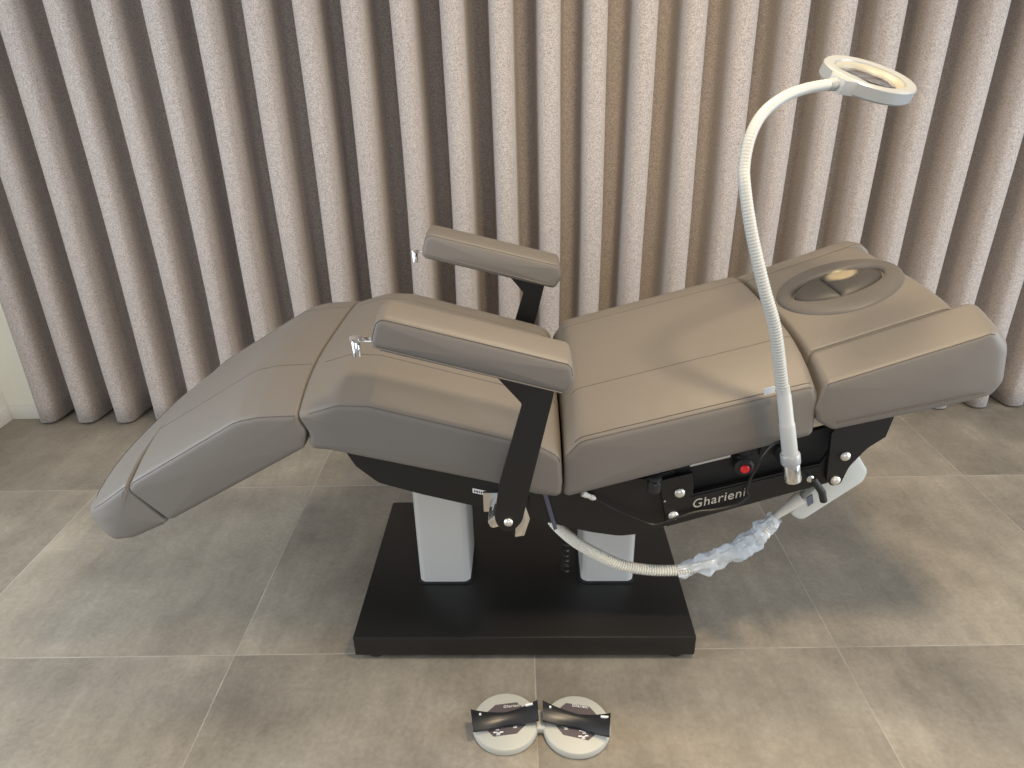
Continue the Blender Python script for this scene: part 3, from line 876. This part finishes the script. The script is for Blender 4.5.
# ------------------------------------------------------------------ hand control with hose
HB = Vector((0.74, -0.268, 0.43))
hand = empty('hand_control', wl(HB), CA)
tag(hand, 'pale grey hand control at the head end of the frame with ribbed cream hose', 'remote control')
bp_ = [tuple(p) for p in fillet([(0.676, 0.450, .012), (0.706, 0.428, .03), (0.838, 0.545, .02), (0.846, 0.575, .02), (0.806, 0.632, .02), (0.776, 0.600, .03), (0.700, 0.500, .03)])]
hc = MB().prism(bp_, -0.292, -0.255, 0.011).build('controller_body', M['pale_grey'], hand, HB)
MB().prism([(0.706, 0.502), (0.719, 0.515), (0.726, 0.489), (0.714, 0.478)], -0.2935, -0.2915).build('keypad', M['grey_label'], hc, HB)
nk = MB().lathe([(0.018, -0.045), (0.017, -0.03), (0.013, 0.0), (0.009, 0.03), (0.0085, 0.045)], (0.672, -0.275, 0.462), Vector((-0.6, 0, -0.62)), 20)
nk.build('strain_relief', M['cream'], hand, HB)
hp = [(0.078, -0.286, 0.455), (0.087, -0.286, 0.426), (0.139, -0.285, 0.368), (0.206, -0.28, 0.317), (0.260, -0.28, 0.287), (0.318, -0.28, 0.2715), (0.380, -0.28, 0.2665), (0.448, -0.28, 0.273), (0.520, -0.28, 0.300), (0.591, -0.28, 0.353), (0.645, -0.277, 0.430)]
hpath = resample(spline(hp, 14), 0.0017)
MB().tube(hpath, [0.0138+0.0017*math.sin(2*PI*i/4) for i in range(len(hpath))], 16).build('ribbed_hose', M['cream'], hand, HB, 60)
# crumpled film round the end of the hose
FB = Vector((0.55, -0.28, 0.30))
fvs, ffs = [], []
i0 = min(range(len(hpath)), key=lambda i: abs(hpath[i].x-0.412)); fp = hpath[i0:]
fp = fp+[fp[-1]+(fp[-1]-fp[-4]).normalized()*0.0017*k for k in range(1, 6)]
ns = 36
pts = fp[::2]
for i, p in enumerate(pts):
    t = i/(len(pts)-1)
    tg_ = (pts[min(i+1, len(pts)-1)]-pts[max(i-1, 0)]).normalized()
    nx = tg_.cross(Vector((0, 1, 0))).normalized(); ny = Vector((0, 1, 0))
    env = 0.0180+0.012*max(0, math.sin(PI*t))**1.3*(1 if t > .1 else .8)
    for k in range(ns):
        a = 2*PI*k/ns
        q = Vector((math.cos(a)*1.1, math.sin(a)*1.1, t*7))
        r = env+0.016*noise.noise(q*1.5)+0.005*noise.noise(q*4+Vector((7, 1, 3)))*(0.4+t)
        r = max(0.0168, r)
        fvs.append(p+nx*math.cos(a)*r+ny*math.sin(a)*r*.7+Vector((0, 0, 0.007*math.sin(PI*t))))
for i in range(len(pts)-1):
    for k in range(ns):
        j = (k+1) % ns; ffs.append((i*ns+k, i*ns+j, (i+1)*ns+j, (i+1)*ns+k))
film = MB().add([p for p in fvs], ffs).build('plastic_wrap', M['film'], None, FB, 25)
film.location = wl(FB); film.rotation_euler = (0, 0, CA)
tag(film, 'crumpled translucent plastic wrap left around the end of the cream hose', 'plastic wrap')

# ------------------------------------------------------------------ foot control on the floor
FC = Vector((0.039, 1.165, 0))
pedal = empty('foot_control', FC)
tag(pedal, 'pale grey twin-disc foot control with dark rockers on the tiled floor', 'foot control')
def disc(cx, cy, r, flip):
    d = MB().lathe([(r-0.006, 0), (r, 0.003), (r, 0.0145), (r-0.002, 0.0185), (r-0.006, 0.0205)], (cx, cy, 0), (0, 0, 1), 64)
    return d.build('pedal_disc', M['pedal_grey'], pedal, FC)
def panel(poly, parent):
    return MB().plate(poly, 0.0200, 0.0211).build('label_panel', M['pedal_panel'], parent, FC)
def rocker(ends, parent):
    """saddle-shaped bar: ends = six floor points, far edge left-mid-right then near edge right-mid-left"""
    N = 20; vs, fs = [], []
    fl, fm, fr_, nr, nm, nl = [Vector(p) for p in ends]
    for i in range(N+1):
        t = i/N
        def mixp(a, m, b):
            m2 = 2*m-.5*(a+b)
            q = a*(1-t)**2+m2*2*t*(1-t)+b*t*t
            l = a.lerp(m, 2*t) if t < .5 else m.lerp(b, 2*t-1)
            return q*0.25+l*0.75
        F, Nn = mixp(fl, fm, fr_), mixp(nl, nm, nr)
        lift = 0.036+0.014*(2*t-1)**2
        for s in range(7):
            q = s/6
            p = F.lerp(Nn, q)
            tilt = 0.010*(0.5-q)
            dome = 0.004*(1-(2*q-1)**2)
            vs.append(Vector((p.x, p.y, lift+tilt+dome)))
    n1 = len(vs)
    vs += [v-Vector((0, 0, 0.007 if abs(v.z) < 9 else 0)) for v in vs]
    for i in range(N):
        for s in range(6):
            q = (i*7+s, i*7+s+1, (i+1)*7+s+1, (i+1)*7+s)
            fs.append(q); fs.append(tuple(x+n1 for x in reversed(q)))
    per = list(range(7))+[i*7+6 for i in range(1, N+1)]+[N*7+s for s in range(5, -1, -1)]+[i*7 for i in range(N-1, 0, -1)]
    for a, b in zip(per, per[1:]+per[:1]): fs.append((a, b, b+n1, a+n1))
    r = MB().add(vs, fs)
    # pivot post below the bar
    mid = (fm+nm)/2
    r.box((mid.x-0.02, mid.y-0.008, 0.019), (mid.x+0.02, mid.y+0.008, 0.033), 0.002)
    return r.build('rocker_bar', M['rocker'], parent, FC, 40)
def print_marks(items, parent):
    mb = MB()
    for x, y, w_, h_ in items:
        mb.box((x-w_/2, y-h_/2, 0.0210), (x+w_/2, y+h_/2, 0.0217))
    return mb.build('printed_symbols', M['print'], parent, FC)
dl = disc(-0.051, 1.1765, 0.0825, False)
pl1 = panel([(-0.097, 1.200), (-0.077, 1.221), (-0.023, 1.228), (-0.009, 1.214), (-0.02, 1.19), (-0.07, 1.185)], dl)
pl2 = panel([(-0.098, 1.151), (-0.079, 1.131), (-0.023, 1.139), (0.0, 1.164), (-0.03, 1.168), (-0.07, 1.162)], dl)
rk = rocker([(-0.136, 1.181), (-0.050, 1.183), (0.029, 1.207), (0.031, 1.159), (-0.050, 1.155), (-0.128, 1.130)], dl)
dr = disc(0.1235, 1.1655, 0.083, True)
pr1 = panel([(0.087, 1.211), (0.102, 1.224), (0.159, 1.213), (0.176, 1.188), (0.15, 1.18), (0.09, 1.195)], dr)
pr2 = panel([(0.070, 1.163), (0.089, 1.134), (0.148, 1.118), (0.171, 1.137), (0.15, 1.15), (0.10, 1.165)], dr)
rk2 = rocker([(0.042, 1.205), (0.128, 1.175), (0.206, 1.166), (0.197, 1.112), (0.123, 1.147), (0.040, 1.157)], dr)
def couch_icon(mb, x, y, flip=1, s=1.0):
    """little reclining-chair pictogram with an arrow"""
    for a, b, c, d in ((-0.012, 0.002, -0.004, 0.005), (-0.005, -0.001, 0.004, 0.002), (0.003, 0.001, 0.012, 0.004), (-0.004, -0.005, 0.005, -0.003), (-0.0015, -0.004, 0.0015, 0)):
        xs = sorted((x+flip*s*a, x+flip*s*c))
        mb.box((xs[0], y+s*b, 0.0210), (xs[1], y+s*d, 0.0217))
for par, lst in ((dl, ((-0.071, 1.153, 1), (-0.068, 1.1395, -1), (-0.027, 1.159, -1))), (dr, ((0.097, 1.153, 1), (0.140, 1.1405, 1), (0.137, 1.1265, -1)))):
    for x, y, fl_ in lst:
        mb = MB(); couch_icon(mb, x, y, fl_)
        mb.build('printed_symbol', M['print'], par, FC)
for par, (x, y), a in ((dl, (-0.037, 1.2165), 0.10), (dr, (0.136, 1.2135), -0.17)):
    mt = Matrix.Translation((x-FC.x, y-FC.y, 0.0214)) @ Matrix.Rotation(a, 4, 'Z')
    lettering('Gharieni', 0.011, mt, 'printed_lettering', M['print'], par, 0.2, 0.0003)
for par, x, y in ((rk, 0.012, 1.2005), (rk, -0.115, 1.172), (rk2, 0.060, 1.189), (rk2, 0.190, 1.163)):
    pass
# glossy tabs at the rocker ends
for par, pts_ in ((rk, ((0.008, 1.194, 0.018, 0.25), (-0.112, 1.168, 0.005, 0))), (rk2, ((0.060, 1.186, 0.005, 0), (0.190, 1.156, 0.018, -0.1)))):
    mb = MB()
    for x, y, w_, a in pts_:
        mt = Matrix.Translation((x, y, 0.0545)) @ Matrix.Rotation(a, 4, 'Z')
        MB().box((-w_/2, -0.0022, -0.003), (w_/2, 0.0022, 0.0006), 0, 1, mt).build('rocker_mark', M['print'], par, FC)
    pass
# bridge that joins the two discs
MB().box((0.026, 1.150, 0.004), (0.047, 1.205, 0.0225), 0.003).build('bridge', M['pedal_grey'], pedal, FC)
